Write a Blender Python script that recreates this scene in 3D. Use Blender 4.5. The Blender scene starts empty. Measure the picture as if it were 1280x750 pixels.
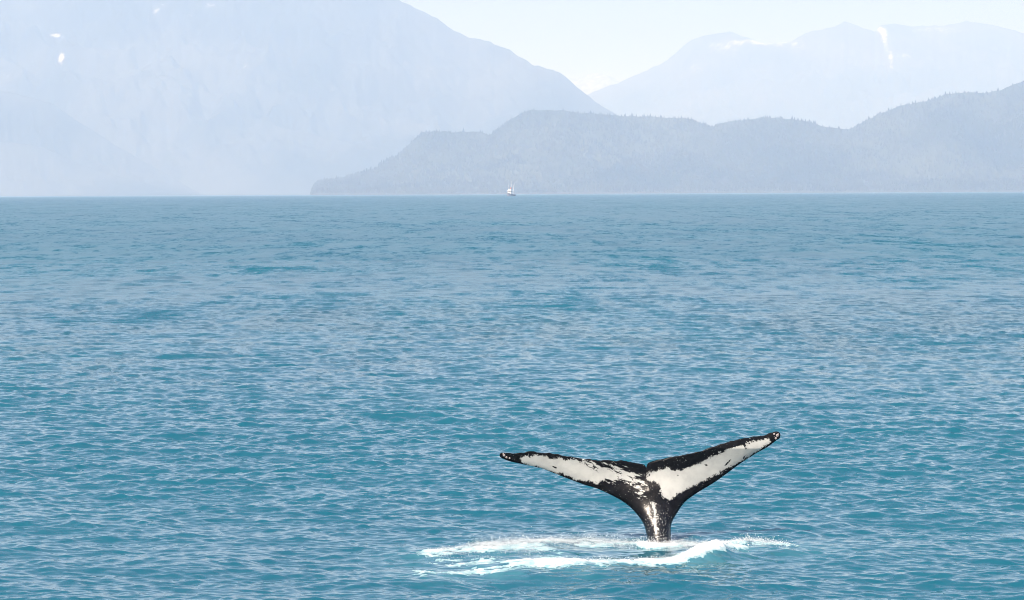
import bpy, bmesh, math, random
import numpy as np

# ------------------------------------------------------------------ camera, sky, sun, exposure
scene = bpy.context.scene
R = math.radians
CAM_H = 5.6                       # eye height over the water, metres
F_PX = 3555.0                     # focal length in pixels of a 1280 wide frame (100 mm on 36 mm)
HORIZON_Y = 241.5                 # horizon height at the middle column of that frame
ROLL = math.atan(6.0 / 1280.0)
PITCH = math.atan((375.0 - HORIZON_Y) / F_PX)

cam_data = bpy.data.cameras.new('camera')
cam_data.sensor_width = 36.0
cam_data.lens = 36.0 * F_PX / 1280.0
cam_data.clip_start = 0.5
cam_data.clip_end = 200000.0
cam = bpy.data.objects.new('camera', cam_data)
scene.collection.objects.link(cam)
cam.location = (0, 0, CAM_H)
from mathutils import Matrix, Vector
cam.rotation_euler = (Matrix.Rotation(R(90) - PITCH, 4, 'X') @ Matrix.Rotation(-ROLL, 4, 'Z')).to_euler()
scene.camera = cam

SUN_EL = R(52.0)
SUN_AZ = R(208.0)                 # clockwise from +Y: behind the viewer, a little to the left
world = bpy.data.worlds.new('World')
scene.world = world
world.use_nodes = True
wn = world.node_tree
bg = wn.nodes['Background']
sky = wn.nodes.new('ShaderNodeTexSky')
sky.sky_type = 'NISHITA'
sky.sun_disc = False
sky.sun_elevation = SUN_EL
sky.sun_rotation = SUN_AZ
sky.air_density = 0.6
sky.dust_density = 4.0
sky.ozone_density = 1.0
wn.links.new(sky.outputs[0], bg.inputs[0])
bg.inputs[1].default_value = 0.15

sun_data = bpy.data.lights.new('sun', 'SUN')
sun_data.energy = 3.6
sun_data.angle = R(0.53)
sun_data.color = (1.0, 0.90, 0.82)
sun = bpy.data.objects.new('sun', sun_data)
scene.collection.objects.link(sun)
sdir = Vector((math.sin(SUN_AZ) * math.cos(SUN_EL), math.cos(SUN_AZ) * math.cos(SUN_EL), math.sin(SUN_EL)))
sun.rotation_euler = sdir.to_track_quat('Z', 'Y').to_euler()
sun.location = (0, 0, 900)

vs = scene.view_settings
vs.view_transform = 'Standard'
vs.look = 'None'
vs.exposure = 0.68
vs.gamma = 1.0
vs.use_curve_mapping = False
scene.render.engine = 'CYCLES'
cy = scene.cycles
cy.use_denoising = True
cy.denoiser = 'OPENIMAGEDENOISE'
cy.filter_width = 1.0
cy.max_bounces = 6
cy.diffuse_bounces = 2
cy.glossy_bounces = 3
cy.volume_bounces = 2
cy.transmission_bounces = 2
cy.transparent_max_bounces = 6
cy.sample_clamp_indirect = 6.0

rng = np.random.default_rng(7)
random.seed(7)

# ------------------------------------------------------------------ helpers
def ground(px, py):
    """point of the water plane seen at a pixel of the 1280 x 750 frame"""
    d = ray(px, py)
    k = -CAM_H / d[2]
    return d[0] * k, d[1] * k

def ray(px, py):
    x = px - 640.0
    y = 375.0 - py
    c, s = math.cos(ROLL), math.sin(ROLL)
    xr, yr = c * x + s * y, -s * x + c * y
    cp, sp = math.cos(PITCH), math.sin(PITCH)
    return np.array([xr, F_PX * cp + yr * sp, yr * cp - F_PX * sp])

def lattice(seed):
    return np.random.default_rng(seed).random((256, 256)).astype(np.float32)

_L = [lattice(i) for i in range(6)]

def vnoise(x, y, i=0):
    x = np.asarray(x, np.float64); y = np.asarray(y, np.float64)
    xi = np.floor(x).astype(np.int64); yi = np.floor(y).astype(np.int64)
    fx = x - xi; fy = y - yi
    fx = fx * fx * (3 - 2 * fx); fy = fy * fy * (3 - 2 * fy)
    t = _L[i % 6]
    a = t[xi & 255, yi & 255]; b = t[(xi + 1) & 255, yi & 255]
    c = t[xi & 255, (yi + 1) & 255]; d = t[(xi + 1) & 255, (yi + 1) & 255]
    return (a * (1 - fx) + b * fx) * (1 - fy) + (c * (1 - fx) + d * fx) * fy

def fbm(x, y, oct=4, i=0, gain=0.5):
    s = 0; a = 1; n = 0
    for k in range(oct):
        s = s + a * vnoise(x * 2 ** k + 17.3 * k, y * 2 ** k + 9.1 * k, i + k)
        n += a; a *= gain
    return s / n

def smooth(a, b, x):
    t = np.clip((x - a) / (b - a), 0, 1)
    return t * t * (3 - 2 * t)

def grid_faces(nr, nc, wrap=False):
    i = np.arange(nr - 1)[:, None]; j = np.arange(nc if wrap else nc - 1)[None, :]
    j2 = (j + 1) % nc
    a = i * nc + j; b = i * nc + j2; c = (i + 1) * nc + j2; d = (i + 1) * nc + j
    return np.stack([a, b, c, d], -1).reshape(-1, 4)

def mesh_np(name, verts, faces, mat, smooth_shade=True, attrs=None):
    me = bpy.data.meshes.new(name)
    faces = np.asarray(faces, np.int32)
    n, k = faces.shape
    me.vertices.add(len(verts))
    me.vertices.foreach_set('co', np.asarray(verts, np.float32).ravel())
    me.loops.add(n * k)
    me.loops.foreach_set('vertex_index', faces.ravel())
    me.polygons.add(n)
    me.polygons.foreach_set('loop_start', np.arange(0, n * k, k, dtype=np.int32))
    me.polygons.foreach_set('loop_total', np.full(n, k, np.int32))
    me.polygons.foreach_set('use_smooth', np.full(n, smooth_shade))
    me.update(calc_edges=True)
    for an, av in (attrs or {}).items():
        at = me.attributes.new(an, 'FLOAT', 'POINT')
        at.data.foreach_set('value', np.asarray(av, np.float32).ravel())
    me.materials.append(mat)
    o = bpy.data.objects.new(name, me)
    scene.collection.objects.link(o)
    return o

def material(name):
    m = bpy.data.materials.new(name)
    m.use_nodes = True
    nt = m.node_tree
    return m, nt, nt.nodes['Principled BSDF']

def N(nt, t, **kw):
    n = nt.nodes.new(t)
    for k, v in kw.items():
        setattr(n, k, v)
    return n

def attr(nt, name):
    n = N(nt, 'ShaderNodeAttribute'); n.attribute_name = name
    return n.outputs['Fac']

def math_node(nt, op, a, b=None, c=None, clamp=False):
    n = N(nt, 'ShaderNodeMath', operation=op); n.use_clamp = clamp
    for i, v in enumerate((a, b, c)):
        if v is None: continue
        if isinstance(v, (int, float)): n.inputs[i].default_value = v
        else: nt.links.new(v, n.inputs[i])
    return n.outputs[0]

def mix_col(nt, fac, a, b):
    n = N(nt, 'ShaderNodeMix', data_type='RGBA')
    for sock, v in ((n.inputs['Factor'], fac), (n.inputs['A'], a), (n.inputs['B'], b)):
        pass
    ins = [s for s in n.inputs if s.type == 'RGBA']
    f = n.inputs[0]
    for s, v in ((f, fac), (ins[0], a), (ins[1], b)):
        if isinstance(v, (int, float)): s.default_value = v
        elif isinstance(v, tuple): s.default_value = (*v, 1)
        else: nt.links.new(v, s)
    return [s for s in n.outputs if s.type == 'RGBA'][0]

def ramp(nt, x, a, b):
    n = N(nt, 'ShaderNodeMapRange'); n.interpolation_type = 'SMOOTHSTEP'
    nt.links.new(x, n.inputs[0])
    n.inputs[1].default_value = a; n.inputs[2].default_value = b
    return n.outputs[0]

def noise(nt, vec, scale, detail=3, rough=0.55, stretch=None, rotz=0):
    if stretch or rotz:
        mp = N(nt, 'ShaderNodeMapping')
        mp.inputs['Scale'].default_value = stretch or (1, 1, 1)
        mp.inputs['Rotation'].default_value = (0, 0, rotz)
        nt.links.new(vec, mp.inputs[0]); vec = mp.outputs[0]
    n = N(nt, 'ShaderNodeTexNoise')
    n.inputs['Scale'].default_value = scale
    n.inputs['Detail'].default_value = detail
    n.inputs['Roughness'].default_value = rough
    nt.links.new(vec, n.inputs['Vector'])
    return n.outputs['Fac']

def tag(o, label, cat, group=None, kind=None):
    if label: o['label'] = label
    if cat: o['category'] = cat
    if group: o['group'] = group
    if kind: o['kind'] = kind
    return o

# ------------------------------------------------------------------ where the whale stands, and the ring of disturbed water
WX, WY = ground(824, 677)
PXM = F_PX / WY                   # frame pixels per metre at the whale

# strokes of foam on the water: (list of (x, y), half width m, strength, ridge height m)
def stroke(pts, w, s, h):
    return ([ground(*p) for p in pts], w, s, h)
STROKES = [
    # front bank of foam, low on the left, climbing to the right
    stroke([(536, 717), (560, 717), (600, 716), (640, 714), (672, 712)], 0.30, 0.98, 0.015),
    stroke([(600, 712), (650, 711), (700, 711), (745, 711)], 0.34, 0.92, 0.010),
    stroke([(640, 708), (690, 708), (740, 707), (790, 705), (835, 703), (870, 700), (895, 696)], 0.25, 1.22, 0.055),
    stroke([(870, 700), (900, 694), (930, 689)], 0.24, 0.98, 0.055),
    # churned wave at the right end
    stroke([(890, 692), (920, 687), (950, 684), (970, 685), (980, 688)], 0.42, 0.74, 0.075),
    # churned water on the left
    stroke([(545, 694), (565, 693), (600, 691), (640, 690), (680, 691)], 0.44, 0.80, 0.025),
    stroke([(560, 702), (600, 702), (650, 701), (700, 699)], 0.46, 0.66, 0.000),
    # back of the ring, behind and beside the stock
    stroke([(640, 684), (690, 682), (740, 681), (790, 680), (812, 681)], 0.26, 0.62, 0.020),
    stroke([(815, 682), (840, 681), (870, 680), (905, 680), (930, 681)], 0.28, 0.74, 0.025),
    stroke([(806, 681), (824, 683), (842, 681)], 0.20, 1.15, 0.000),
    stroke([(600, 683), (650, 682), (700, 680)], 0.22, 0.34, 0.025),
]

def seg_dist(x, y, pts, ysq=0.75):
    best = np.full(x.shape, 1e9); 
    for (ax, ay), (bx, by) in zip(pts[:-1], pts[1:]):
        dx, dy = bx - ax, by - ay
        t = np.clip(((x - ax) * dx + (y - ay) * dy) / (dx * dx + dy * dy), 0, 1)
        best = np.minimum(best, np.hypot(x - ax - t * dx, (y - ay - t * dy) * ysq))
    return best

def disturbed(x, y):
    """foam weight, ridge height and aeration of the water near the whale"""
    f = np.zeros(x.shape); h = np.zeros(x.shape); a = np.zeros(x.shape)
    near = (np.abs(x - WX + 0.8) < 8) & (np.abs(y - WY + 1.5) < 8)
    if not near.any(): return f, h, a
    xs, ys = x[near], y[near]
    wob = 0.55 * (fbm(xs * 1.1, ys * 0.9, 3, 2) - 0.5)
    F = np.zeros(xs.shape); H = np.zeros(xs.shape); A = np.zeros(xs.shape)
    for pts, w, s, hh in STROKES:
        d = np.maximum(seg_dist(xs, ys, pts) + wob * 0.5, 0)
        F = np.maximum(F, s * np.exp(-(d / w) ** 2))
        H = H + hh * np.exp(-(d / (w * 1.15)) ** 2)
        A = np.maximum(A, s * np.exp(-(d / (w * 2.0)) ** 2))
    H = H * (0.55 + 0.9 * fbm(xs * 1.7, ys * 1.4, 3, 4))
    # slick dip round the stock
    rr = np.hypot(xs - WX, (ys - WY + 0.6) * 0.9)
    H = H - 0.05 * np.exp(-(rr / 0.9) ** 2)
    f[near] = F; h[near] = H; a[near] = A
    return f, h, a

# ------------------------------------------------------------------ waves of the whole bay (world-space sum of wave trains)
NW = 260
lam = np.exp(rng.uniform(math.log(0.13), math.log(7.0), NW))
head = R(262.0) + rng.normal(0, R(36.0), NW)
wk = 2 * math.pi / lam
kx, ky = wk * np.cos(head), wk * np.sin(head)
slope = 0.0255 * np.where(lam > 0.6, (0.6 / lam) ** 0.70, 1.0) * rng.uniform(0.5, 1.4, NW)
amp = slope / wk
pha = rng.uniform(0, 2 * math.pi, NW)

def waves(x, y, dr=None, lat=None):
    """choppy displacement; dr, lat = local mesh spacing, trains too short for it are left to the surface relief"""
    shp = x.shape
    x = x.astype(np.float32).ravel(); y = y.astype(np.float32).ravel()
    dx = np.zeros_like(x); dy = np.zeros_like(x); dz = np.zeros_like(x)
    # groups and gusts
    gust = (0.62 + 0.76 * fbm(x / 16.0, y / 22.0, 2, 1)).astype(np.float32)
    windy = (1 + 1.3 * smooth(110, 420, np.hypot(x, y))).astype(np.float32)     # the bay roughens away from the lee
    for i in range(NW):
        a = amp[i]
        w = gust if lam[i] < 2.5 else windy
        if dr is not None:
            fade = smooth(1.0, 2.4, 2 * math.pi / (abs(ky[i]) * dr + 1e-9)) * smooth(1.5, 3.0, 2 * math.pi / (abs(kx[i]) * lat + 1e-9))
            w = w * fade.astype(np.float32)
        p = np.float32(kx[i]) * x + np.float32(ky[i]) * y + np.float32(pha[i])
        c = np.cos(p) * w; s = np.sin(p) * w
        dz += np.float32(a) * c
        dx -= np.float32(0.6 * a * math.cos(head[i])) * s
        dy -= np.float32(0.6 * a * math.sin(head[i])) * s
    return dx.reshape(shp), dy.reshape(shp), dz.reshape(shp)

def calm(x, y):
    """the ring of water round the stock is smoother than the open sea"""
    return 1 - 0.45 * np.exp(-((x - WX + 1.0) / 3.0) ** 2 - ((y - WY + 1.2) / 2.2) ** 2)

# ------------------------------------------------------------------ materials of the setting
def water_material():
    m, nt, b = material('sea_water')
    geo = N(nt, 'ShaderNodeNewGeometry')
    pos = geo.outputs['Position']
    far = attr(nt, 'open_water')
    aer = attr(nt, 'aeration')
    deep = (0.005, 0.080, 0.122)
    tint = noise(nt, pos, 0.035, 3, 0.6, (1, 0.35, 1))
    col = mix_col(nt, ramp(nt, tint, 0.3, 0.7), deep, (0.006, 0.094, 0.135))
    aern = math_node(nt, 'MULTIPLY', aer, ramp(nt, noise(nt, pos, 1.6, 4, 0.6, (1, 0.5, 1)), 0.25, 0.75))
    col = mix_col(nt, math_node(nt, 'MULTIPLY', aern, 0.6), col, (0.10, 0.27, 0.31))
    nt.links.new(col, b.inputs['Base Color'])
    b.inputs['IOR'].default_value = 1.41
    # slopes of the ripples too fine for the mesh, and of the open water where the mesh is coarse
    def slopes(scale, detail, rough, stretch, rotz, size):
        mp = N(nt, 'ShaderNodeMapping'); mp.inputs['Scale'].default_value = stretch; mp.inputs['Rotation'].default_value = (0, 0, rotz)
        nt.links.new(pos, mp.inputs[0])
        n = N(nt, 'ShaderNodeTexNoise'); n.inputs['Scale'].default_value = scale; n.inputs['Detail'].default_value = detail; n.inputs['Roughness'].default_value = rough
        nt.links.new(mp.outputs[0], n.inputs['Vector'])
        a = N(nt, 'ShaderNodeVectorMath', operation='SUBTRACT'); a.inputs[1].default_value = (0.5, 0.5, 0.5)
        nt.links.new(n.outputs['Color'], a.inputs[0])
        b_ = N(nt, 'ShaderNodeVectorMath', operation='MULTIPLY'); b_.inputs[1].default_value = (size * 0.7, size, 0.0)
        nt.links.new(a.outputs[0], b_.inputs[0])
        return b_.outputs[0]
    def vec(op, a, b2):
        n = N(nt, 'ShaderNodeVectorMath', operation=op)
        nt.links.new(a, n.inputs[0])
        nt.links.new(b2, n.inputs[3 if op == 'SCALE' else 1])
        return n.outputs[0]
    gust = ramp(nt, noise(nt, pos, 0.018, 4, 0.6, (0.5, 0.16, 1), R(4)), 0.3, 0.72)
    fine = vec('SCALE', slopes(4.2, 3, 0.75, (0.8, 1, 1), R(-8), RIPPLE), math_node(nt, 'MULTIPLY_ADD', gust, 0.6, 0.6))
    chop = vec('SCALE', slopes(0.22, 6, 0.88, (0.6, 1, 1), R(6), CHOP), far)
    # ruffled and smoother patches of open water, drawn out along the wind
    dist = attr(nt, 'distant')
    rows = vec('ADD', vec('ADD', slopes(1.0, 3, 0.75, (1.3, 0.25, 1), R(14), ROWS), slopes(1.0, 3, 0.75, (0.45, 0.085, 1), R(-12), ROWS)),
               vec('ADD', slopes(1.0, 3, 0.75, (0.15, 0.026, 1), R(9), ROWS), slopes(1.0, 3, 0.75, (0.045, 0.007, 1), R(-15), ROWS * 0.4)))
    rows = vec('SCALE', rows, dist)
    nrm = vec('ADD', geo.outputs['Normal'], vec('ADD', vec('ADD', fine, chop), rows))
    nv = N(nt, 'ShaderNodeVectorMath', operation='NORMALIZE')
    nt.links.new(nrm, nv.inputs[0])
    nt.links.new(nv.outputs[0], b.inputs['Normal'])
    rg = math_node(nt, 'MULTIPLY_ADD', attr(nt, 'distant'), 0.25, 0.035)
    nt.links.new(rg, b.inputs['Roughness'])
    return m

def rock_material(name, low, high, shore=None):
    m, nt, b = material(name)
    geo = N(nt, 'ShaderNodeNewGeometry'); pos = geo.outputs['Position']
    n1 = noise(nt, pos, 0.0007, 6, 0.6)
    n2 = noise(nt, pos, 0.006, 5, 0.6)
    col = mix_col(nt, ramp(nt, n1, 0.36, 0.66), low, high)
    col = mix_col(nt, math_node(nt, 'MULTIPLY', ramp(nt, n2, 0.45, 0.75), 0.5), col, tuple(c * 0.45 for c in low))
    sn = attr(nt, 'snow')
    sn = math_node(nt, 'ADD', sn, math_node(nt, 'MULTIPLY_ADD', noise(nt, pos, 0.011, 5, 0.75), 2.0, -1.0))
    col = mix_col(nt, math_node(nt, 'MULTIPLY', ramp(nt, sn, 0.35, 1.0), 0.62), col, (0.80, 0.82, 0.84))
    if shore:                                              # bare rock and shingle along the shore
        sx = N(nt, 'ShaderNodeSeparateXYZ'); nt.links.new(pos, sx.inputs[0])
        zz = math_node(nt, 'ADD', sx.outputs[2], math_node(nt, 'MULTIPLY_ADD', noise(nt, pos, 0.01, 3), 24.0, -12.0))
        col = mix_col(nt, ramp(nt, zz, shore + 3, shore - 3), col, (0.075, 0.075, 0.07))
    nt.links.new(col, b.inputs['Base Color'])
    b.inputs['Roughness'].default_value = 0.95
    b.inputs['Specular IOR Level'].default_value = 0.1
    return m

RIPPLE, CHOP, ROWS = 0.36, 0.9, 0.8
M_WATER = water_material()

# ------------------------------------------------------------------ sea: one sheet from under the viewer to beyond the far shore
rl = [36.0]
while rl[-1] < 1500.0:
    r = rl[-1]
    rl.append(r + (max(0.031 * (r / 45.0) ** 2, 0.024) if r < 155 else 0.62 * (r / 155.0)))
rr = np.concatenate([rl, np.exp(np.linspace(math.log(rl[-1] * 1.02), math.log(70000.0), 60))])
th_d = np.arange(-11.6, 11.6001, 0.040)
th_m = np.concatenate([np.arange(11.7, 13.5, 0.06), np.arange(13.5, 20.01, 0.25)]); th_m[-1] = 20.0
tdeg = np.concatenate([-th_m[::-1], th_d, th_m])
th = np.radians(tdeg)
dr = np.gradient(rr); dth = np.abs(np.gradient(tdeg))
nr, nc = len(rr), len(th)
RR, TH = np.meshgrid(rr, th, indexing='ij')
X0 = RR * np.sin(TH); Y0 = RR * np.cos(TH)
DX = np.zeros(X0.shape, np.float32); DY = DX.copy(); DZ = DX.copy(); AER = np.zeros(X0.shape)
nl = int((rr < 1500).sum())
A = slice(0, nl)
dx, dy, dz = waves(X0[A], Y0[A], np.repeat(dr[:nl], nc), (RR[A] * np.radians(dth)[None, :]).ravel())
cal = calm(X0[A], Y0[A]) * smooth(20.0, 17.0, np.abs(np.degrees(TH[A]))) * smooth(1500, 1000, RR[A]) * smooth(36, 38, RR[A])
f_, h_, a_ = disturbed(X0[A], Y0[A])
DX[A] = dx * cal; DY[A] = dy * cal; DZ[A] = dz * cal + h_; AER[A] = a_
def open_water(r): return smooth(42, 220, r), smooth(math.log(48.0), math.log(300.0), np.log(r))
OPEN, FARW = open_water(RR)
verts = [np.stack([X0 + DX, Y0 + DY, DZ], -1).reshape(-1, 3)]
faces = [grid_faces(nr, nc)[:, ::-1]]
opens, fars, aers = [OPEN.ravel()], [FARW.ravel()], [AER.ravel()]
# the rest of the bay: beside and behind the viewer, and the water right under the viewer
base = nr * nc
for r2, t2 in ((np.exp(np.linspace(math.log(36.0), math.log(70000.0), 60)), np.linspace(20, 340, 130)), (np.array([0.3, 9, 18, 27, 36.0]), np.linspace(0, 360, 145))):
    R2, T2 = np.meshgrid(r2, np.radians(t2), indexing='ij')
    verts.append(np.stack([R2 * np.sin(T2), R2 * np.cos(T2), 0 * R2], -1).reshape(-1, 3))
    faces.append(grid_faces(len(r2), len(t2))[:, ::-1] + base); base += R2.size
    opens.append(np.ones(R2.size)); fars.append(open_water(R2)[1].ravel()); aers.append(np.zeros(R2.size))
sea = mesh_np('sea', np.concatenate(verts), np.concatenate(faces), M_WATER, True,
              {'open_water': np.concatenate(opens), 'distant': np.concatenate(fars), 'aeration': np.concatenate(aers)})
print('SEA QUADS', len(sea.data.polygons))
tag(sea, 'choppy teal blue water of the bay', None, kind='structure')
del verts, faces, RR, TH, X0, Y0, DX, DY, DZ

# ------------------------------------------------------------------ mountains round the bay
def ridge(name, pts, dist, width, mat, label, step=2.0, jag=2.5, rough=0.32, spur=90.0, seed=1, nv=70, snow=None, back=0.45):
    """landmass whose crest follows pts (frame pixels turned to bearings and true heights), shore at dist metres, width metres deep"""
    px = np.array([p[0] for p in pts], float); py = np.array([p[1] for p in pts], float)
    cols = np.arange(px[0], px[-1] + step, step)
    top = np.interp(cols, px, py)
    top = top - jag * (fbm(cols / 9.0, np.full(cols.shape, seed * 3.7), 4, seed) - 0.5) * 2 * smooth(0, 14, 243 - top)
    hz = HORIZON_Y - (cols - 640) * math.tan(ROLL)
    elev = np.maximum(hz - top, 0.0) / F_PX
    az = np.arctan((cols - 640) / F_PX)
    v = np.concatenate([np.linspace(-0.02, 1, nv), 1 + np.linspace(0.04, back, 12)])
    A, V = np.meshgrid(az, v, indexing='ij')
    C = np.meshgrid(cols, v, indexing='ij')[0]
    crest = dist + width * (0.8 + 0.5 * (fbm(cols / 140.0, np.full(cols.shape, 5.0), 2, seed + 1) - 0.3))
    D = dist + V * (crest[:, None] - dist)
    Hc = elev * crest
    P = np.where(V <= 1, np.clip(V, 0, 1) ** 0.92, 1 - (np.clip(V - 1, 0, 9) / (back + 0.1)) ** 1.5)
    env = np.clip(V, 0, 1) * np.clip(1 - V, 0, 1) * 4
    n = fbm(C / spur, V * width / (spur * dist / F_PX * 1.6) + seed, 5, seed + 2)
    n2 = np.abs(fbm(C / (spur * 0.35), V * width / (spur * 0.35 * dist / F_PX * 2.2) + seed, 4, seed + 3) - 0.5) * 2
    H = Hc[:, None] * (P - rough * env * (n * 0.75 + n2 * 0.5 - 0.15))
    H = np.where(V < 0, -2.0, np.maximum(H, np.where(V <= 0, -0.3, -2.0)))
    Z = H + np.where(V > 0, CAM_H * (P > 0.5), 0)
    X = D * np.tan(A); Y = D
    S = np.zeros(X.shape)
    if snow is not None:
        PY = HORIZON_Y - (C - 640) * math.tan(ROLL) - (Z - CAM_H) / D * F_PX
        S = snow(C, PY, Z)
    vv = np.stack([X, Y, Z], -1).reshape(-1, 3)
    o = mesh_np(name, vv, grid_faces(len(cols), len(v))[:, ::-1], mat, True, {'snow': S.ravel()})
    tag(o, label, None, kind='structure')
    return o, X, Y, Z, V

def blob(C, PY, x, y, rx, ry, ang=0.0):
    c, s = math.cos(ang), math.sin(ang)
    u = (C - x) * c + (PY - y) * s; w = -(C - x) * s + (PY - y) * c
    return np.exp(-((u / rx) ** 2 + (w / ry) ** 2))

def snow_left(C, PY, Z):
    s = 0.92 * blob(C, PY, 80, 72, 5, 9, 0.3) + 0.85 * blob(C, PY, 73, 45, 9, 3.5)
    s += 0.75 * blob(C, PY, 200, 13, 9, 3, -0.7) + 0.5 * blob(C, PY, 240, 20, 12, 4, -0.5) + 0.5 * blob(C, PY, 262, 8, 16, 4)
    s += 0.32 * blob(C, PY, 300, 85, 40, 5) + 0.33 * blob(C, PY, 365, 82, 25, 4) + 0.30 * blob(C, PY, 160, 78, 10, 5)
    s += 0.30 * blob(C, PY, 540, 100, 20, 5, 0.6) + 0.28 * blob(C, PY, 30, 100, 50, 6, 0.2)
    return 1.1 * s

def snow_right(C, PY, Z):
    s = 0.66 * blob(C, PY, 1106, 52, 5, 16, -0.2) + 0.62 * blob(C, PY, 1114, 80, 4, 16) + 0.75 * blob(C, PY, 1100, 38, 9, 4, 0.5)
    s += 0.55 * blob(C, PY, 1132, 70, 16, 4) + 0.7 * blob(C, PY, 955, 53, 45, 5) + 0.55 * blob(C, PY, 1170, 38, 55, 4)
    s += 0.5 * blob(C, PY, 905, 60, 25, 8) + 0.45 * blob(C, PY, 870, 85, 10, 10) + 0.40 * blob(C, PY, 1010, 60, 30, 5)
    return 1.1 * s

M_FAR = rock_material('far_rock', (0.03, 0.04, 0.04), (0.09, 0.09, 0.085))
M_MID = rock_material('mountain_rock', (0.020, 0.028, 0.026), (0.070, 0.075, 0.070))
M_HILL = rock_material('forest_floor', (0.016, 0.026, 0.018), (0.07, 0.08, 0.05), shore=8.0)

FAR_PTS = [(560, 150), (620, 118), (660, 104), (700, 96), (722, 99), (738, 93), (752, 91), (764, 96), (780, 104), (830, 128), (900, 160), (980, 200)]
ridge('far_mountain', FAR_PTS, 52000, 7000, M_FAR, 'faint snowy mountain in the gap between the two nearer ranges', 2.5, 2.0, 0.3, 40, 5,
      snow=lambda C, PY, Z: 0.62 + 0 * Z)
RIGHT_PTS = [(560, 205), (640, 168), (700, 136), (741, 115.5), (768, 106.5), (800, 93), (836, 75), (850, 63), (863, 51), (880, 46), (899, 43), (913, 38.5), (926, 45),
             (954, 54), (975, 54), (990, 52), (1008, 41), (1030, 37), (1044, 34), (1056, 27), (1066, 31), (1076, 35), (1094, 41), (1101, 32.6), (1117, 29.5),
             (1139, 34), (1180, 32.6), (1212, 27), (1235, 31), (1280, 41.7), (1340, 60), (1400, 52), (1500, 70), (1600, 66), (1720, 95), (1800, 120)]
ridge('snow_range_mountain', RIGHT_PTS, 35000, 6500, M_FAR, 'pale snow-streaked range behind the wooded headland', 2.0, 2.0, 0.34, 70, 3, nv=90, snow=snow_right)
LEFT_PTS = [(-520, 40), (-400, -10), (-250, -52), (-120, -62), (0, -72), (120, -80), (220, -70), (330, -60), (400, -45), (460, -26), (505, 2.5), (545, 22), (570, 39), (585, 46), (615, 54),
            (640, 64), (655, 74), (670, 82), (700, 91), (710, 98), (720, 107), (745, 127), (770, 143), (800, 165), (850, 200), (900, 232), (930, 245)]
ridge('steep_mountain', LEFT_PTS, 24500, 4500, M_MID, 'tall hazy blue mountain rising out of the left side of the bay', 2.0, 2.2, 0.30, 150, 1, nv=110, snow=snow_left)
ridge('foothill', [(-520, 90), (-300, 70), (-150, 92), (0, 112), (22, 117), (40, 122), (70, 131), (90, 146), (112, 160), (150, 184), (190, 207), (230, 228), (262, 246)],
      24000, 900, M_MID, 'dim foothill at the foot of the tall mountain', 2.0, 1.6, 0.3, 60, 2, nv=50)
ridge('foothill', [(-520, 150), (-200, 165), (0, 178), (40, 180), (60, 185), (80, 196), (130, 215), (190, 231), (240, 246)],
      23700, 500, M_MID, 'lowest dim foothill running down to the water', 2.0, 1.6, 0.3, 60, 4, nv=40)

NEAR_PTS = [(389, 245), (391, 236), (395, 230), (402, 226.5), (425, 224), (440, 219), (458, 216), (470, 210), (482, 203), (497, 194), (510, 182), (528, 166), (545, 164.5), (575, 165.5), (600, 164), (614, 168.5),
            (622, 162), (640, 149), (652, 142), (667, 138), (690, 138), (706, 138), (722, 141.5), (740, 141), (760, 144), (805, 146), (840, 147), (865, 150), (880, 155), (891, 158.5), (900, 155),
            (910, 152), (930, 151), (950, 147.5), (990, 148.5), (1015, 153), (1026, 157), (1036, 160), (1062, 162), (1074, 156), (1090, 147), (1108, 139), (1130, 132), (1145, 129), (1160, 127), (1185, 117),
            (1210, 116), (1240, 116), (1250, 113), (1260, 109), (1280, 102), (1320, 90), (1380, 84), (1450, 70), (1550, 80), (1640, 66), (1800, 90)]
hill, HX, HY, HZ, HV = ridge('wooded_headland', NEAR_PTS, 16800, 2400, M_HILL, 'low dark wooded headland across the water', 2.0, 1.7, 0.62, 120, 0, nv=70)

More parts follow.
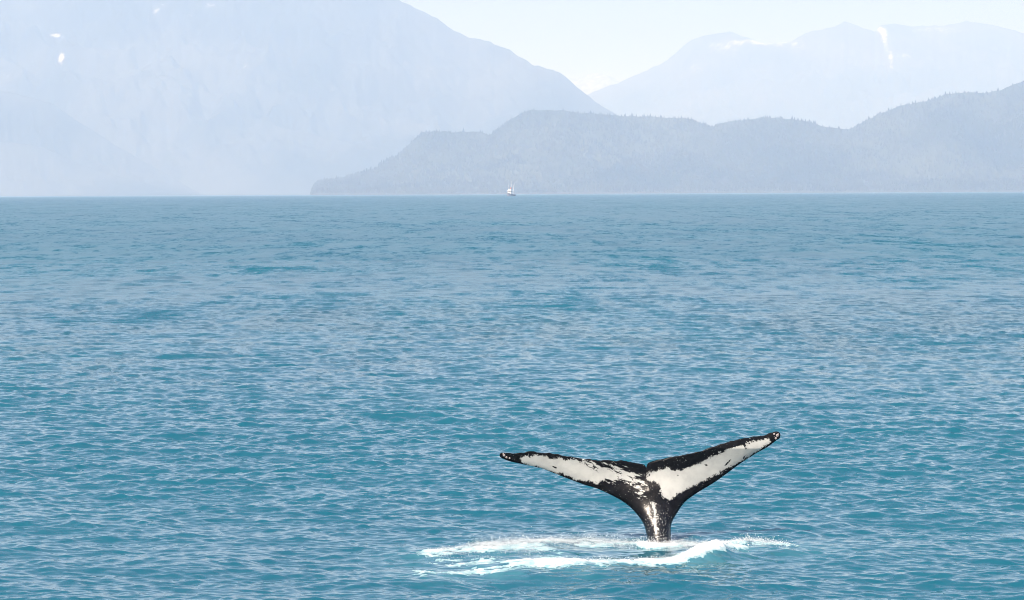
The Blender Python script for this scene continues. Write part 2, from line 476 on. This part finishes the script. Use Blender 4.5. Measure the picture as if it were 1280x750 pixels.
# forest on the headland: thousands of conifers that read as one mass
def forest():
    n = 42000
    na, nv = HX.shape
    i = rng.uniform(0, na - 1.01, n); j = rng.uniform(1.5, nv - 9, n)
    i0 = i.astype(int); j0 = j.astype(int); fi = i - i0; fj = j - j0
    def bil(Q):
        return (Q[i0, j0] * (1 - fi) + Q[i0 + 1, j0] * fi) * (1 - fj) + (Q[i0, j0 + 1] * (1 - fi) + Q[i0 + 1, j0 + 1] * fi) * fj
    x, y, z = bil(HX), bil(HY), bil(HZ)
    dens = fbm(x / 280.0, z / 100.0, 3, 3)
    keep = (z > 8) & (rng.random(n) < 0.35 + 1.3 * dens)
    x, y, z, dens = x[keep], y[keep], z[keep], dens[keep]
    m = len(x)
    h = rng.uniform(11, 22, m) * (0.65 + 0.7 * dens) + (rng.random(m) < 0.07) * rng.uniform(4, 14, m)
    w = h * rng.uniform(0.2, 0.32, m)
    k = 5
    a = rng.uniform(0, 6.28, m)[:, None] + np.arange(k)[None, :] * 2 * math.pi / k
    jit = rng.uniform(0.75, 1.25, (m, k))
    ring = np.stack([x[:, None] + w[:, None] * np.cos(a) * jit, y[:, None] + w[:, None] * np.sin(a) * jit, np.repeat((z - 1.5)[:, None], k, 1)], -1)
    tip = np.stack([x, y, z + h], -1)[:, None, :]
    vv = np.concatenate([ring, tip], 1).reshape(-1, 3)
    base = (np.arange(m) * (k + 1))[:, None]
    q = np.arange(k)
    fc = np.stack([base + q, base + (q + 1) % k, np.repeat(base + k, k, 1)], -1).reshape(-1, 3)
    mt, nt, b = material('conifer_foliage')
    pos = N(nt, 'ShaderNodeNewGeometry').outputs['Position']
    nz = noise(nt, pos, 0.0022, 6, 0.65)
    nt.links.new(mix_col(nt, ramp(nt, nz, 0.36, 0.64), (0.008, 0.016, 0.012), (0.050, 0.058, 0.038)), b.inputs['Base Color'])
    b.inputs['Roughness'].default_value = 0.9
    o = mesh_np('forest', vv, fc, mt, False)
    tag(o, 'dense conifer forest covering the low headland', 'forest', kind='stuff')
forest()

# ------------------------------------------------------------------ air over the bay
def haze():
    bm = bmesh.new()
    bmesh.ops.create_cube(bm, size=1.0)
    bmesh.ops.scale(bm, vec=(150000, 150000, 2660), verts=bm.verts)
    bmesh.ops.translate(bm, vec=(0, 0, 2660 / 2 - 4.0), verts=bm.verts)
    me = bpy.data.meshes.new('haze'); bm.to_mesh(me); bm.free()
    m = bpy.data.materials.new('haze_air'); m.use_nodes = True
    nt = m.node_tree; nt.nodes.clear()
    out = N(nt, 'ShaderNodeOutputMaterial'); pv = N(nt, 'ShaderNodeVolumePrincipled')
    pv.inputs['Color'].default_value = (0.50, 0.67, 1.0, 1)
    pv.inputs['Absorption Color'].default_value = (1, 1, 1, 1)
    pv.inputs['Density'].default_value = 6.6e-5
    pv.inputs['Anisotropy'].default_value = 0.0
    nt.links.new(pv.outputs[0], out.inputs['Volume'])
    me.materials.append(m)
    o = bpy.data.objects.new('haze', me); scene.collection.objects.link(o)
    tag(o, 'pale blue haze lying over the bay', 'haze', kind='stuff')
haze()

# ------------------------------------------------------------------ the whale's tail
LEFT = [((824, 790), (797, 790), .50), ((823.9, 720), (804, 720), .38), ((823.7, 678), (809, 678), .30), ((822.5, 660), (806, 660), .265), ((819, 640), (793.5, 640), .22), ((814, 617), (780.7, 628.6), .175),
        ((809.5, 599), (766, 620), .14), ((808.7, 585.5), (752, 613.3), .12), ((806, 581), (748, 611.5), .115), ((800, 579.6), (742, 609.5), .11), ((788, 577.4), (733, 606.9), .105), ((776.5, 575.9), (725, 604), .098),
        ((748.7, 575.2), (708, 597.5), .085), ((727.4, 572.7), (692, 591), .073), ((706, 569.5), (677, 585.3), .062), ((684.7, 565.9), (662, 582), .050), ((663.4, 564.6), (648, 579), .040),
        ((650, 566), (638, 576.5), .034), ((640, 566.4), (631, 574), .030), ((632, 565.8), (626.6, 571.6), .026), ((627.5, 565.6), (625.2, 569.5), .020), ((625.6, 567), (625.2, 568), .010)]
RIGHT = [((824, 790), (851, 790), .50), ((823.9, 720), (843.5, 720), .38), ((823.7, 678), (838.5, 678), .30), ((822.5, 660), (838.9, 660), .265), ((819, 640), (848.5, 640), .22), ((814, 617), (858, 627.6), .175),
         ((809.5, 599), (868, 620), .14), ((808.7, 585.5), (878, 613.5), .12), ((810.6, 579.6), (884, 610), .115), ((815, 577), (889, 607), .11), ((828, 573.8), (897, 601.8), .105), ((841, 571), (905, 596), .098),
         ((859, 568), (915, 588.5), .085), ((882, 562), (927, 579.5), .073), ((904.6, 554), (939, 571.5), .062), ((927.3, 548.3), (950, 564.5), .050), ((945, 545.3), (960, 559), .040),
         ((958, 542.5), (967, 554), .034), ((966, 540), (972.6, 549.5), .032), ((972, 538.4), (976.2, 547), .030), ((975.6, 540), (977, 544.6), .022), ((977, 541.8), (977.2, 543), .010)]
W_LEFT = [(649.5, 570.5), (662, 569.5), (674, 568), (689, 572), (710, 573.7), (722, 575.5), (730, 579), (742, 587), (752, 590), (760, 594), (757, 601), (746, 604.7), (729.5, 600.5), (712, 596.5), (704, 593), (690, 590), (680, 586.5), (663, 582.2), (651.6, 577.5)]
W_GLINT = [(814.5, 626), (818, 625), (820.5, 634), (822, 645), (821.5, 658), (821, 672), (817.5, 673), (817, 660), (816, 648), (815, 637)]  # ragged sun glint down the stock, painted as white into the skin colour
W_STREAK = [(726, 575), (745, 578.5), (765, 579), (780, 584), (795, 588), (804, 597), (805, 606), (803, 620), (799, 616), (791.4, 609), (775, 603), (759, 603.5), (745, 604)]
W_RIGHT = [(808.6, 594.8), (814, 590), (820.8, 588), (834.4, 584), (840, 587), (845.7, 588.5), (858, 584.5), (870.6, 581.2), (882, 575.5), (893.3, 569.8), (911.4, 560.8), (934, 554), (948, 550.3), (961.2, 547.4), (965, 551.7), (952.2, 561), (938.6, 569.3), (916, 582.9), (893.3, 595),
           (870.6, 606.5), (852.5, 614.5), (840, 623), (834, 622), (828.7, 620.8), (826.4, 615), (823, 603.8), (818, 600), (809.5, 600.6)]

SCARS = [([(908, 581.5), (915, 573.5)], 0.8), ([(883.5, 581), (884.5, 581.2)], 1.0), ([(692, 582.8), (696, 584.5)], 0.9), ([(931.5, 555), (934, 561)], 0.5)]

def poly_sd(x, y, poly):
    """signed distance to a polygon, positive inside"""
    p = np.array(poly, float); q = np.roll(p, -1, 0)
    d = np.full(x.shape, 1e9); ins = np.zeros(x.shape, bool)
    for (ax, ay), (bx, by) in zip(p, q):
        ex, ey = bx - ax, by - ay
        t = np.clip(((x - ax) * ex + (y - ay) * ey) / (ex * ex + ey * ey), 0, 1)
        d = np.minimum(d, np.hypot(x - ax - t * ex, y - ay - t * ey))
        if by != ay:
            c = ((ay > y) != (by > y)) & (x < (bx - ax) * (y - ay) / (by - ay) + ax)
            ins ^= c
    return np.where(ins, d, -d)

def pchip(t, v, tt):
    """monotone cubic through the key rows"""
    h = np.diff(t); dl = np.diff(v) / h
    m = np.zeros_like(v); m[0] = dl[0]; m[-1] = dl[-1]
    for i in range(1, len(v) - 1):
        if dl[i - 1] * dl[i] > 0:
            w1 = 2 * h[i] + h[i - 1]; w2 = h[i] + 2 * h[i - 1]
            m[i] = (w1 + w2) / (w1 / dl[i - 1] + w2 / dl[i])
    k = np.clip(np.searchsorted(t, tt) - 1, 0, len(h) - 1)
    s = (tt - t[k]) / h[k]
    return ((2 * s**3 - 3 * s**2 + 1) * v[k] + (s**3 - 2 * s**2 + s) * h[k] * m[k] + (-2 * s**3 + 3 * s**2) * v[k + 1] + (s**3 - s**2) * h[k] * m[k + 1])

def whale_material():
    m, nt, b = material('whale_skin')
    tc = N(nt, 'ShaderNodeTexCoord'); ob = tc.outputs['Object']
    wht, strk, stock = attr(nt, 'pale'), attr(nt, 'streak'), attr(nt, 'stock')
    ragged = math_node(nt, 'MULTIPLY_ADD', noise(nt, ob, 9.0, 6, 0.72), 16.0, -8.0)
    fine = math_node(nt, 'MULTIPLY_ADD', noise(nt, ob, 42.0, 3, 0.7), 8.0, -4.0)
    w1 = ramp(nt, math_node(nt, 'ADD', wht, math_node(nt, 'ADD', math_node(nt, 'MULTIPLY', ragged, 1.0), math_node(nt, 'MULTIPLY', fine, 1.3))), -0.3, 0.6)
    # scratches: broken pale streaks across the root of the left fluke
    sn = N(nt, 'ShaderNodeMapping'); sn.inputs['Rotation'].default_value = (0, R(-24), 0)
    nt.links.new(ob, sn.inputs[0])
    sc2 = N(nt, 'ShaderNodeMapping'); sc2.inputs['Scale'].default_value = (0.28, 1, 1)
    nt.links.new(sn.outputs[0], sc2.inputs[0])
    s1 = noise(nt, sc2.outputs[0], 17.0, 5, 0.72)
    w2 = ramp(nt, math_node(nt, 'ADD', math_node(nt, 'MULTIPLY', strk, 0.035), math_node(nt, 'MULTIPLY_ADD', s1, 2.6, -1.3)), 0.12, 0.20)
    # specks on the stock and along the dark margins
    sp = noise(nt, ob, 46.0, 2, 0.6)
    big = noise(nt, ob, 5.0, 3, 0.6)
    spk = ramp(nt, math_node(nt, 'ADD', sp, math_node(nt, 'ADD', math_node(nt, 'MULTIPLY', stock, 0.12), math_node(nt, 'MULTIPLY_ADD', big, 0.30, -0.15))), 0.69, 0.75)
    front = attr(nt, 'belly_side')
    w = math_node(nt, 'MAXIMUM', w1, w2)
    w = math_node(nt, 'MAXIMUM', w, math_node(nt, 'MULTIPLY', spk, 0.75))
    w = math_node(nt, 'MULTIPLY', w, front)
    dots = N(nt, 'ShaderNodeTexVoronoi'); dots.inputs['Scale'].default_value = 3.3
    nt.links.new(ob, dots.inputs['Vector'])
    scar = ramp(nt, dots.outputs['Distance'], 0.035, 0.06)
    w = math_node(nt, 'MULTIPLY', w, scar)
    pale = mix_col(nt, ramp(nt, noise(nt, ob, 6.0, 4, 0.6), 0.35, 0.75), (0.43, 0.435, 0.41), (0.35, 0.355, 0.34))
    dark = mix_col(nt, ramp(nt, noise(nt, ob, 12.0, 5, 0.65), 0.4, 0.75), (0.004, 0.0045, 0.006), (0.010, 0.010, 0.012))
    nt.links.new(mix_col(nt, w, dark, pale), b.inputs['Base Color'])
    b.inputs['Roughness'].default_value = 0.42
    nt.links.new(math_node(nt, 'MULTIPLY_ADD', noise(nt, ob, 20.0, 3, 0.6), 0.16, 0.12), b.inputs['Roughness'])
    nt.links.new(math_node(nt, 'MULTIPLY_ADD', stock, 0.42, 0.12), b.inputs['Specular IOR Level'])
    bp = N(nt, 'ShaderNodeBump'); bp.inputs['Strength'].default_value = 0.25; bp.inputs['Distance'].default_value = 0.010
    nt.links.new(math_node(nt, 'ADD', noise(nt, ob, 30.0, 4, 0.6), math_node(nt, 'MULTIPLY', noise(nt, ob, 8.0, 3, 0.5), 1.4)), bp.inputs['Height'])
    nt.links.new(bp.outputs[0], b.inputs['Normal'])
    return m

def whale():
    NS, NT = 250, 44
    V = []; Fc = []; PAL = []; STK = []; STO = []; FRO = []
    off = 0
    te_pts = [p[0] for p in LEFT[7:]][::-1] + [p[0] for p in RIGHT[8:]]
    c0 = np.array([823.7, 678.0])
    cr, sr = math.cos(ROLL), math.sin(ROLL)
    for side, rows in ((-1, LEFT), (1, RIGHT)):
        I = np.array([r[0] for r in rows], float); L = np.array([r[1] for r in rows], float); T = np.array([r[2] for r in rows])
        Ia = np.array([r[0] for r in LEFT], float); Ra = np.array([r[0] for r in RIGHT], float)
        La = np.array([r[1] for r in LEFT], float); Rb = np.array([r[1] for r in RIGHT], float)
        step = (np.hypot(*np.diff(Ia, axis=0).T) + np.hypot(*np.diff(La, axis=0).T) + np.hypot(*np.diff(Ra, axis=0).T) + np.hypot(*np.diff(Rb, axis=0).T)) / 4
        t = np.concatenate([[0], np.cumsum(step)]); tt = np.linspace(0, t[-1], NS)
        k = int(np.argmin(np.abs(tt - t[7]))); tt[k] = t[7]
        Ic = np.stack([pchip(t, I[:, 0], tt), pchip(t, I[:, 1], tt)], -1)
        Lc = np.stack([pchip(t, L[:, 0], tt), pchip(t, L[:, 1], tt)], -1)
        Tc = pchip(t, T, tt)
        # worn, uneven trailing edge
        wear = (fbm(tt / 5.0, np.full(tt.shape, 3.0 + side), 4, 1) - 0.5) * 2.6 * smooth(t[8], t[11], tt) * smooth(t[-1], t[-4], tt)
        Ic[:, 1] += wear
        u = np.sin(np.linspace(0, 1, NT) * math.pi / 2) ** 0.9          # close rungs at the leading edge
        PXs = Ic[:, None, 0] * (1 - u) + Lc[:, None, 0] * u
        PYs = Ic[:, None, 1] * (1 - u) + Lc[:, None, 1] * u
        x = (PXs - c0[0]) / PXM; z = (c0[1] - PYs) / PXM
        x, z = cr * x + sr * z, -sr * x + cr * z
        d_te = np.full(x.shape, 1e9)
        for (ax, ay), (bx, by) in zip(te_pts[:-1], te_pts[1:]):
            ex, ey = bx - ax, by - ay
            q = np.clip(((PXs - ax) * ex + (PYs - ay) * ey) / (ex * ex + ey * ey), 0, 1)
            d_te = np.minimum(d_te, np.hypot(PXs - ax - q * ex, PYs - ay - q * ey))
        d_te /= PXM
        chord = np.hypot(Ic[:, 0] - Lc[:, 0], Ic[:, 1] - Lc[:, 1])[:, None] / PXM
        te = np.clip(d_te / np.maximum(np.minimum(0.62, chord * 0.8), 0.03), 0, 1)
        te = 0.10 * np.minimum(d_te / 0.02, 1) + 0.90 * (te * te * (3 - 2 * te)) ** 0.8
        edge_row = (tt >= t[7] - 1e-6)[:, None] & (np.arange(NT) == 0)[None, :]
        te = np.where(edge_row, 0, te)
        half = Tc[:, None] * np.sqrt(np.clip(1 - u ** 2.2, 0, 1))[None, :] * te
        # belly keel down the stock, shallow hollow beside it
        half = half * (1 + 0.0 * u)
        zc = np.clip(z, 0, 1.5)
        mid = 0.56 * np.where(zc < 0.42, zc, zc - (zc - 0.42) ** 2 / 1.1) + 0.085 * (np.abs(x)) ** 1.6 * (0.8 + 0.3 * side) + 0.05 * np.sin(x * 2.1 + 0.6) * smooth(0.3, 1.0, np.abs(x)) + np.where(z < 0, 0.5 * z * z, 0)
        tipflex = -0.10 * smooth(1.6, 2.4, np.abs(x))
        mid = mid + tipflex
        x = x * (1 + mid / WY); z = z - 0.105 * mid            # the tail leans away, its true outline is a little wider and lower
        for fr in (1, 0):
            y = mid + (-half * 1.0 if fr else half * 0.9)
            V.append(np.stack([x, y, z], -1).reshape(-1, 3))
            fc = grid_faces(NS, NT) + off
            if (side == 1) != (fr == 1): fc = fc[:, ::-1]
            Fc.append(fc); off += NS * NT
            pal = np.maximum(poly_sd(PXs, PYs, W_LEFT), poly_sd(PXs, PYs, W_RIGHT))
            pal = np.maximum(pal, poly_sd(PXs, PYs, W_GLINT) - 0.9)  # painted glint joins the white skin patches
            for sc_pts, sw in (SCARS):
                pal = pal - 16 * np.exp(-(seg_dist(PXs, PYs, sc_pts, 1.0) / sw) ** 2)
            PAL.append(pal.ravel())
            STK.append(poly_sd(PXs, PYs, W_STREAK).ravel())
            STO.append((smooth(620, 650, PYs) * np.exp(-((PXs - 821) / 13.0) ** 2)).ravel())
            FRO.append(np.full(x.size, float(fr)))
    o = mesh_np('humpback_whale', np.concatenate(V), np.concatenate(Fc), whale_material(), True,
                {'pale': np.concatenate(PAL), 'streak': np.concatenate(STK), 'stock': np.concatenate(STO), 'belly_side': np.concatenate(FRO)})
    bm = bmesh.new(); bm.from_mesh(o.data)
    bmesh.ops.remove_doubles(bm, verts=bm.verts, dist=0.0008)
    bmesh.ops.recalc_face_normals(bm, faces=bm.faces)
    bm.to_mesh(o.data); bm.free()
    o.location = (WX, WY, 0.0)
    tag(o, 'raised black and white whale tail with spread flukes above the splash', 'whale')
    return o
tail = whale()

# barnacles at the fluke tips
def barnacles():
    m, nt, b = material('barnacle_shell')
    ob = N(nt, 'ShaderNodeTexCoord').outputs['Object']
    nt.links.new(mix_col(nt, ramp(nt, noise(nt, ob, 30, 3), 0.35, 0.65), (0.50, 0.44, 0.42), (0.20, 0.16, 0.16)), b.inputs['Base Color'])
    b.inputs['Roughness'].default_value = 0.7
    bm = bmesh.new()
    prof = [(1.0, 0.0), (0.95, 0.25), (0.75, 0.62), (0.48, 0.8), (0.34, 0.78), (0.22, 0.55)]
    rings = []
    for r, h in prof:
        rings.append([bm.verts.new((r * math.cos(a * math.pi / 4), r * math.sin(a * math.pi / 4), h)) for a in range(8)])
    for p, q in zip(rings[:-1], rings[1:]):
        for a in range(8):
            bm.faces.new((p[a], p[(a + 1) % 8], q[(a + 1) % 8], q[a]))
    bm.faces.new(rings[-1]); bm.faces.new(rings[0][::-1])
    me = bpy.data.meshes.new('barnacle'); bm.to_mesh(me); bm.free(); me.materials.append(m)
    dep = bpy.context.evaluated_depsgraph_get()
    co = np.array([v.co[:] for v in tail.data.vertices])
    for px, py, r in ((629, 568.5, .022), (632, 571, .019), (636, 572, .016), (628, 566.8, .015), (974.4, 543.5, .026), (972.5, 547, .020), (970.5, 541.5, .018), (975.5, 541.8, .015)):
        x = (px - 823.7) / PXM; z = (678 - py) / PXM
        c, s = math.cos(ROLL), math.sin(ROLL)
        x, z = c * x + s * z, -s * x + c * z - 0.05
        d = np.hypot(co[:, 0] - x, co[:, 2] - z)
        near = np.argsort(d)[:12]
        y = co[near, 1].min()
        o = bpy.data.objects.new('barnacle', me); scene.collection.objects.link(o)
        o.parent = tail
        o.location = (x, y + r * 0.25, z); o.scale = (r, r, r)
        o.rotation_euler = (R(90), 0, 0)
barnacles()

# ------------------------------------------------------------------ foam and spray round the tail
def foam_material():
    m, nt, b = material('white_foam')
    pos = N(nt, 'ShaderNodeNewGeometry').outputs['Position']
    th_ = attr(nt, 'thick')
    f = math_node(nt, 'ADD', th_, math_node(nt, 'MULTIPLY_ADD', noise(nt, pos, 9.0, 5, 0.72, (0.6, 1, 1)), 1.0, -0.5))
    nt.links.new(mix_col(nt, ramp(nt, f, -0.05, 0.62), (0.22, 0.38, 0.42), (0.72, 0.74, 0.75)), b.inputs['Base Color'])
    b.inputs['Roughness'].default_value = 0.6
    b.inputs['Specular IOR Level'].default_value = 0.3
    bp = N(nt, 'ShaderNodeBump'); bp.inputs['Strength'].default_value = 0.7; bp.inputs['Distance'].default_value = 0.03
    nt.links.new(noise(nt, pos, 26.0, 4, 0.65), bp.inputs['Height'])
    nt.links.new(bp.outputs[0], b.inputs['Normal'])
    return m

def surface_at(x, y):
    dx, dy, dz = waves(x, y, np.full(x.size, 0.10), np.full(x.size, 0.03))
    c = calm(x, y)
    f, h, a = disturbed(x, y)
    return x + dx * c, y + dy * c, dz * c + h, f

def foam():
    xs = np.arange(WX - 5.0, WX + 3.0, 0.018); ys = np.arange(WY - 5.0, WY + 2.0, 0.030)
    Xg, Yg = np.meshgrid(xs, ys, indexing='ij')
    X, Y, Z, F = surface_at(Xg, Yg)
    n1 = fbm(Xg * 2.4 + 0.8 * Yg, Yg * 2.6, 6, 3, 0.70)
    n2 = np.abs(fbm(Xg * 5.0 + 5, Yg * 4.2 - Xg, 4, 1, 0.6) - 0.5) * 2          # filaments between bubbles
    F = F * (0.66 + 0.68 * fbm(Xg * 1.3 + 3, Yg * 1.1, 2, 0)) 
    hole = np.clip((n1 - 0.28) / 0.44, 0, 1) * 0.7 + np.clip(n2 / 0.35, 0, 1) * 0.3
    den = F * 1.02 - (0.17 + 0.95 * hole)
    den = np.where(F < 0.10, -1, den)
    T = np.clip(den, -0.05, 0.6)
    lump = fbm(Xg * 6.0, Yg * 4.0, 3, 5)
    Z = Z + np.where(T > 0, T * 0.04 * (0.3 + 1.4 * lump) + 0.004, T * 0.8)
    fc = grid_faces(len(xs), len(ys))
    keep = (den.ravel()[fc] > 0.0).sum(1) >= 1
    fc = fc[keep]
    used, inv = np.unique(fc.ravel(), return_inverse=True)
    vv = np.stack([X, Y, Z], -1).reshape(-1, 3)[used]
    o = mesh_np('foam', vv, inv.reshape(-1, 4), foam_material(), True, {'thick': T.ravel()[used]})
    tag(o, 'white foam churned up in a ring round the whale tail', 'foam', kind='stuff')

def spray():
    """drops thrown up along the ring; each drop is a tiny solid of its own"""
    V = []; Fs = []
    oct_v = np.array([(1, 1, 1), (1, -1, -1), (-1, 1, -1), (-1, -1, 1)], float) * 0.8
    oct_f = np.array([(0, 1, 2), (0, 2, 3), (0, 3, 1), (1, 3, 2)])
    lines = [([(590, 684), (640, 682), (700, 680), (750, 679), (810, 680)], 13090, 0.026, 0.22), ([(815, 681), (860, 680), (905, 679), (940, 678)], 8330, 0.027, 0.24),
             ([(900, 685), (940, 681), (985, 683)], 4998, 0.022, 0.32), ([(540, 692), (600, 689), (680, 690)], 3570, 0.019, 0.35),
             ([(640, 706), (720, 703), (800, 699), (880, 693)], 2618, 0.019, 0.2), ([(808, 679), (824, 681), (840, 679)], 1071, 0.026, 0.1)]
    P = []
    for pts, n, hgt, wid in lines:
        g = np.array([ground(*p) for p in pts])
        t = rng.uniform(0, len(g) - 1.001, n); i = t.astype(int); f = (t - i)[:, None]
        c = g[i] * (1 - f) + g[i + 1] * f
        clump = fbm(c[:, 0] * 2.3, c[:, 1] * 2.0, 3, 2)
        c = c + rng.normal(0, 1, (n, 2)) * np.array([0.08, wid])
        X, Y, Z, F = surface_at(c[:, 0], c[:, 1])
        z = Z + rng.exponential(hgt, n) * np.clip(clump * 2.0 - 0.3, 0.15, 2)
        P.append(np.stack([X, Y, z], -1))
    P = np.concatenate(P)
    m = len(P)
    s = 0.0016 + 0.0050 * rng.random(m) ** 4.0
    sc = s[:, None, None] * rng.uniform(0.7, 1.5, (m, 1, 3))
    vv = (P[:, None, :] + oct_v[None] * sc).reshape(-1, 3)
    fc = (oct_f[None] + (np.arange(m) * 4)[:, None, None]).reshape(-1, 3)
    mt, nt, b = material('spray_drops')
    pos = N(nt, 'ShaderNodeNewGeometry').outputs['Position']
    nt.links.new(mix_col(nt, noise(nt, pos, 3.0, 2), (0.78, 0.82, 0.84), (0.90, 0.91, 0.91)), b.inputs['Base Color'])
    b.inputs['Roughness'].default_value = 0.25
    b.inputs['IOR'].default_value = 1.333
    o = mesh_np('spray', vv, fc, mt, True)
    tag(o, 'fine white spray of drops flung up round the whale tail', 'spray', kind='stuff')
foam()
spray()

# ------------------------------------------------------------------ far boat under the headland
def simple_mat(name, col, rough=0.5, col2=None):
    m, nt, b = material(name)
    ob = N(nt, 'ShaderNodeTexCoord').outputs['Object']
    nt.links.new(mix_col(nt, ramp(nt, noise(nt, ob, 0.8, 4), 0.35, 0.7), col, col2 or tuple(c * 0.85 for c in col)), b.inputs['Base Color'])
    b.inputs['Roughness'].default_value = rough
    return m

def bm_obj(name, bm, mat, parent):
    me = bpy.data.meshes.new(name); bmesh.ops.recalc_face_normals(bm, faces=bm.faces); bm.to_mesh(me); bm.free()
    me.materials.append(mat)
    o = bpy.data.objects.new(name, me); scene.collection.objects.link(o); o.parent = parent
    return o

def box(bm, c, s, taper=1.0):
    vs_ = []
    for z in (-1, 1):
        k = taper if z > 0 else 1.0
        for x, y in ((-1, -1), (1, -1), (1, 1), (-1, 1)):
            vs_.append(bm.verts.new((c[0] + x * s[0] / 2 * k, c[1] + y * s[1] / 2 * k, c[2] + z * s[2] / 2)))
    for f in ((3, 2, 1, 0), (4, 5, 6, 7), (0, 1, 5, 4), (1, 2, 6, 5), (2, 3, 7, 6), (3, 0, 4, 7)):
        bm.faces.new([vs_[i] for i in f])

def pole(bm, a, b, r0, r1):
    a, b = Vector(a), Vector(b); d = (b - a).normalized()
    u = d.orthogonal().normalized(); w = d.cross(u)
    A = [bm.verts.new(a + (u * math.cos(t) + w * math.sin(t)) * r0) for t in np.linspace(0, 2 * math.pi, 7)[:-1]]
    B = [bm.verts.new(b + (u * math.cos(t) + w * math.sin(t)) * r1) for t in np.linspace(0, 2 * math.pi, 7)[:-1]]
    for i in range(6):
        bm.faces.new((A[i], A[(i + 1) % 6], B[(i + 1) % 6], B[i]))
    bm.faces.new(A[::-1]); bm.faces.new(B)

def boat(loc, rz):
    root = bpy.data.objects.new('fishing_boat', None); scene.collection.objects.link(root)
    root.location = loc; root.rotation_euler = (0, 0, rz); root.scale = (2.0, 2.0, 2.0)
    white = simple_mat('boat_white', (0.80, 0.80, 0.78), 0.35)
    dark = simple_mat('boat_dark', (0.36, 0.37, 0.41), 0.4)
    mast_m = simple_mat('boat_spar', (0.75, 0.76, 0.78), 0.4)
    rust = simple_mat('boat_deck', (0.42, 0.16, 0.11), 0.7)
    glass = simple_mat('boat_glass', (0.03, 0.04, 0.05), 0.1)
    # hull lofted from stations, bow towards +x
    bm = bmesh.new(); rings = []
    for x, bw, sh, kl in ((-8, 1.9, 1.7, -0.5), (-5, 2.3, 1.6, -0.8), (0, 2.5, 1.8, -0.9), (4, 2.1, 2.3, -0.8), (7, 1.1, 3.0, -0.5), (8.8, 0.08, 3.5, 0.4)):
        rings.append([bm.verts.new(p) for p in ((x, -bw, sh), (x, -bw * 0.88, 0.3), (x, 0, kl), (x, bw * 0.88, 0.3), (x, bw, sh))])
    for p, q in zip(rings[:-1], rings[1:]):
        for i in range(4): bm.faces.new((p[i], p[i + 1], q[i + 1], q[i]))
    bm.faces.new(rings[0]); bm.faces.new(rings[-1][::-1])
    bm_obj('hull', bm, dark, root)
    bm = bmesh.new()
    for p, q in zip([(-7.9, 1.75, 1.45), (-5, 2.15, 1.4), (0, 2.3, 1.55), (4, 1.95, 2.0)], [(-5, 2.15, 1.4), (0, 2.3, 1.55), (4, 1.95, 2.0), (7, 1.0, 2.7)]):
        bm.faces.new([bm.verts.new(v) for v in ((p[0], -p[1], p[2]), (q[0], -q[1], q[2]), (q[0], q[1], q[2]), (p[0], p[1], p[2]))])
    bm_obj('deck', bm, rust, root)
    bm = bmesh.new(); box(bm, (2.2, 0, 3.6), (4.4, 3.4, 4.0), 0.93); box(bm, (1.8, 0, 6.2), (3.4, 2.9, 1.3), 0.92)
    wh = bm_obj('wheelhouse', bm, white, root)
    for y in (-1.0, 0, 1.0):
        bm = bmesh.new(); box(bm, (4.32, y, 4.6), (0.10, 0.75, 0.8)); bm_obj('window', bm, glass, wh)
    for sgn in (-1, 1):
        for x in (1.2, 2.8):
            bm = bmesh.new(); box(bm, (x, sgn * 1.63, 4.6), (0.9, 0.10, 0.8)); bm_obj('window', bm, glass, wh)
    bm = bmesh.new(); box(bm, (-0.3, 0, 7.6), (0.9, 0.9, 1.7), 0.9); bm_obj('funnel', bm, rust, root)
    bm = bmesh.new(); pole(bm, (-0.9, 0, 1.4), (-1.1, 0, 14.5), 0.28, 0.16); bm_obj('mast', bm, mast_m, root)
    bm = bmesh.new(); pole(bm, (-6.0, 0, 1.4), (-6.2, 0, 11.0), 0.24, 0.14); bm_obj('mast', bm, mast_m, root)
    bm = bmesh.new(); pole(bm, (-1.0, 0, 4.0), (-6.4, 0, 5.6), 0.14, 0.10); bm_obj('boom', bm, mast_m, root)
    for sgn in (-1, 1):
        bm = bmesh.new(); pole(bm, (-1.0, sgn * 1.6, 2.0), (-1.4, sgn * 3.4, 13.0), 0.12, 0.07); bm_obj('trolling_pole', bm, mast_m, root)
    tag(root, 'small white fishing boat with masts far off below the headland', 'boat')
d = ray(638.5, 236.0)
k = 5400.0 / d[1]
boat((d[0] * k, 5400.0, -0.1), R(-112))
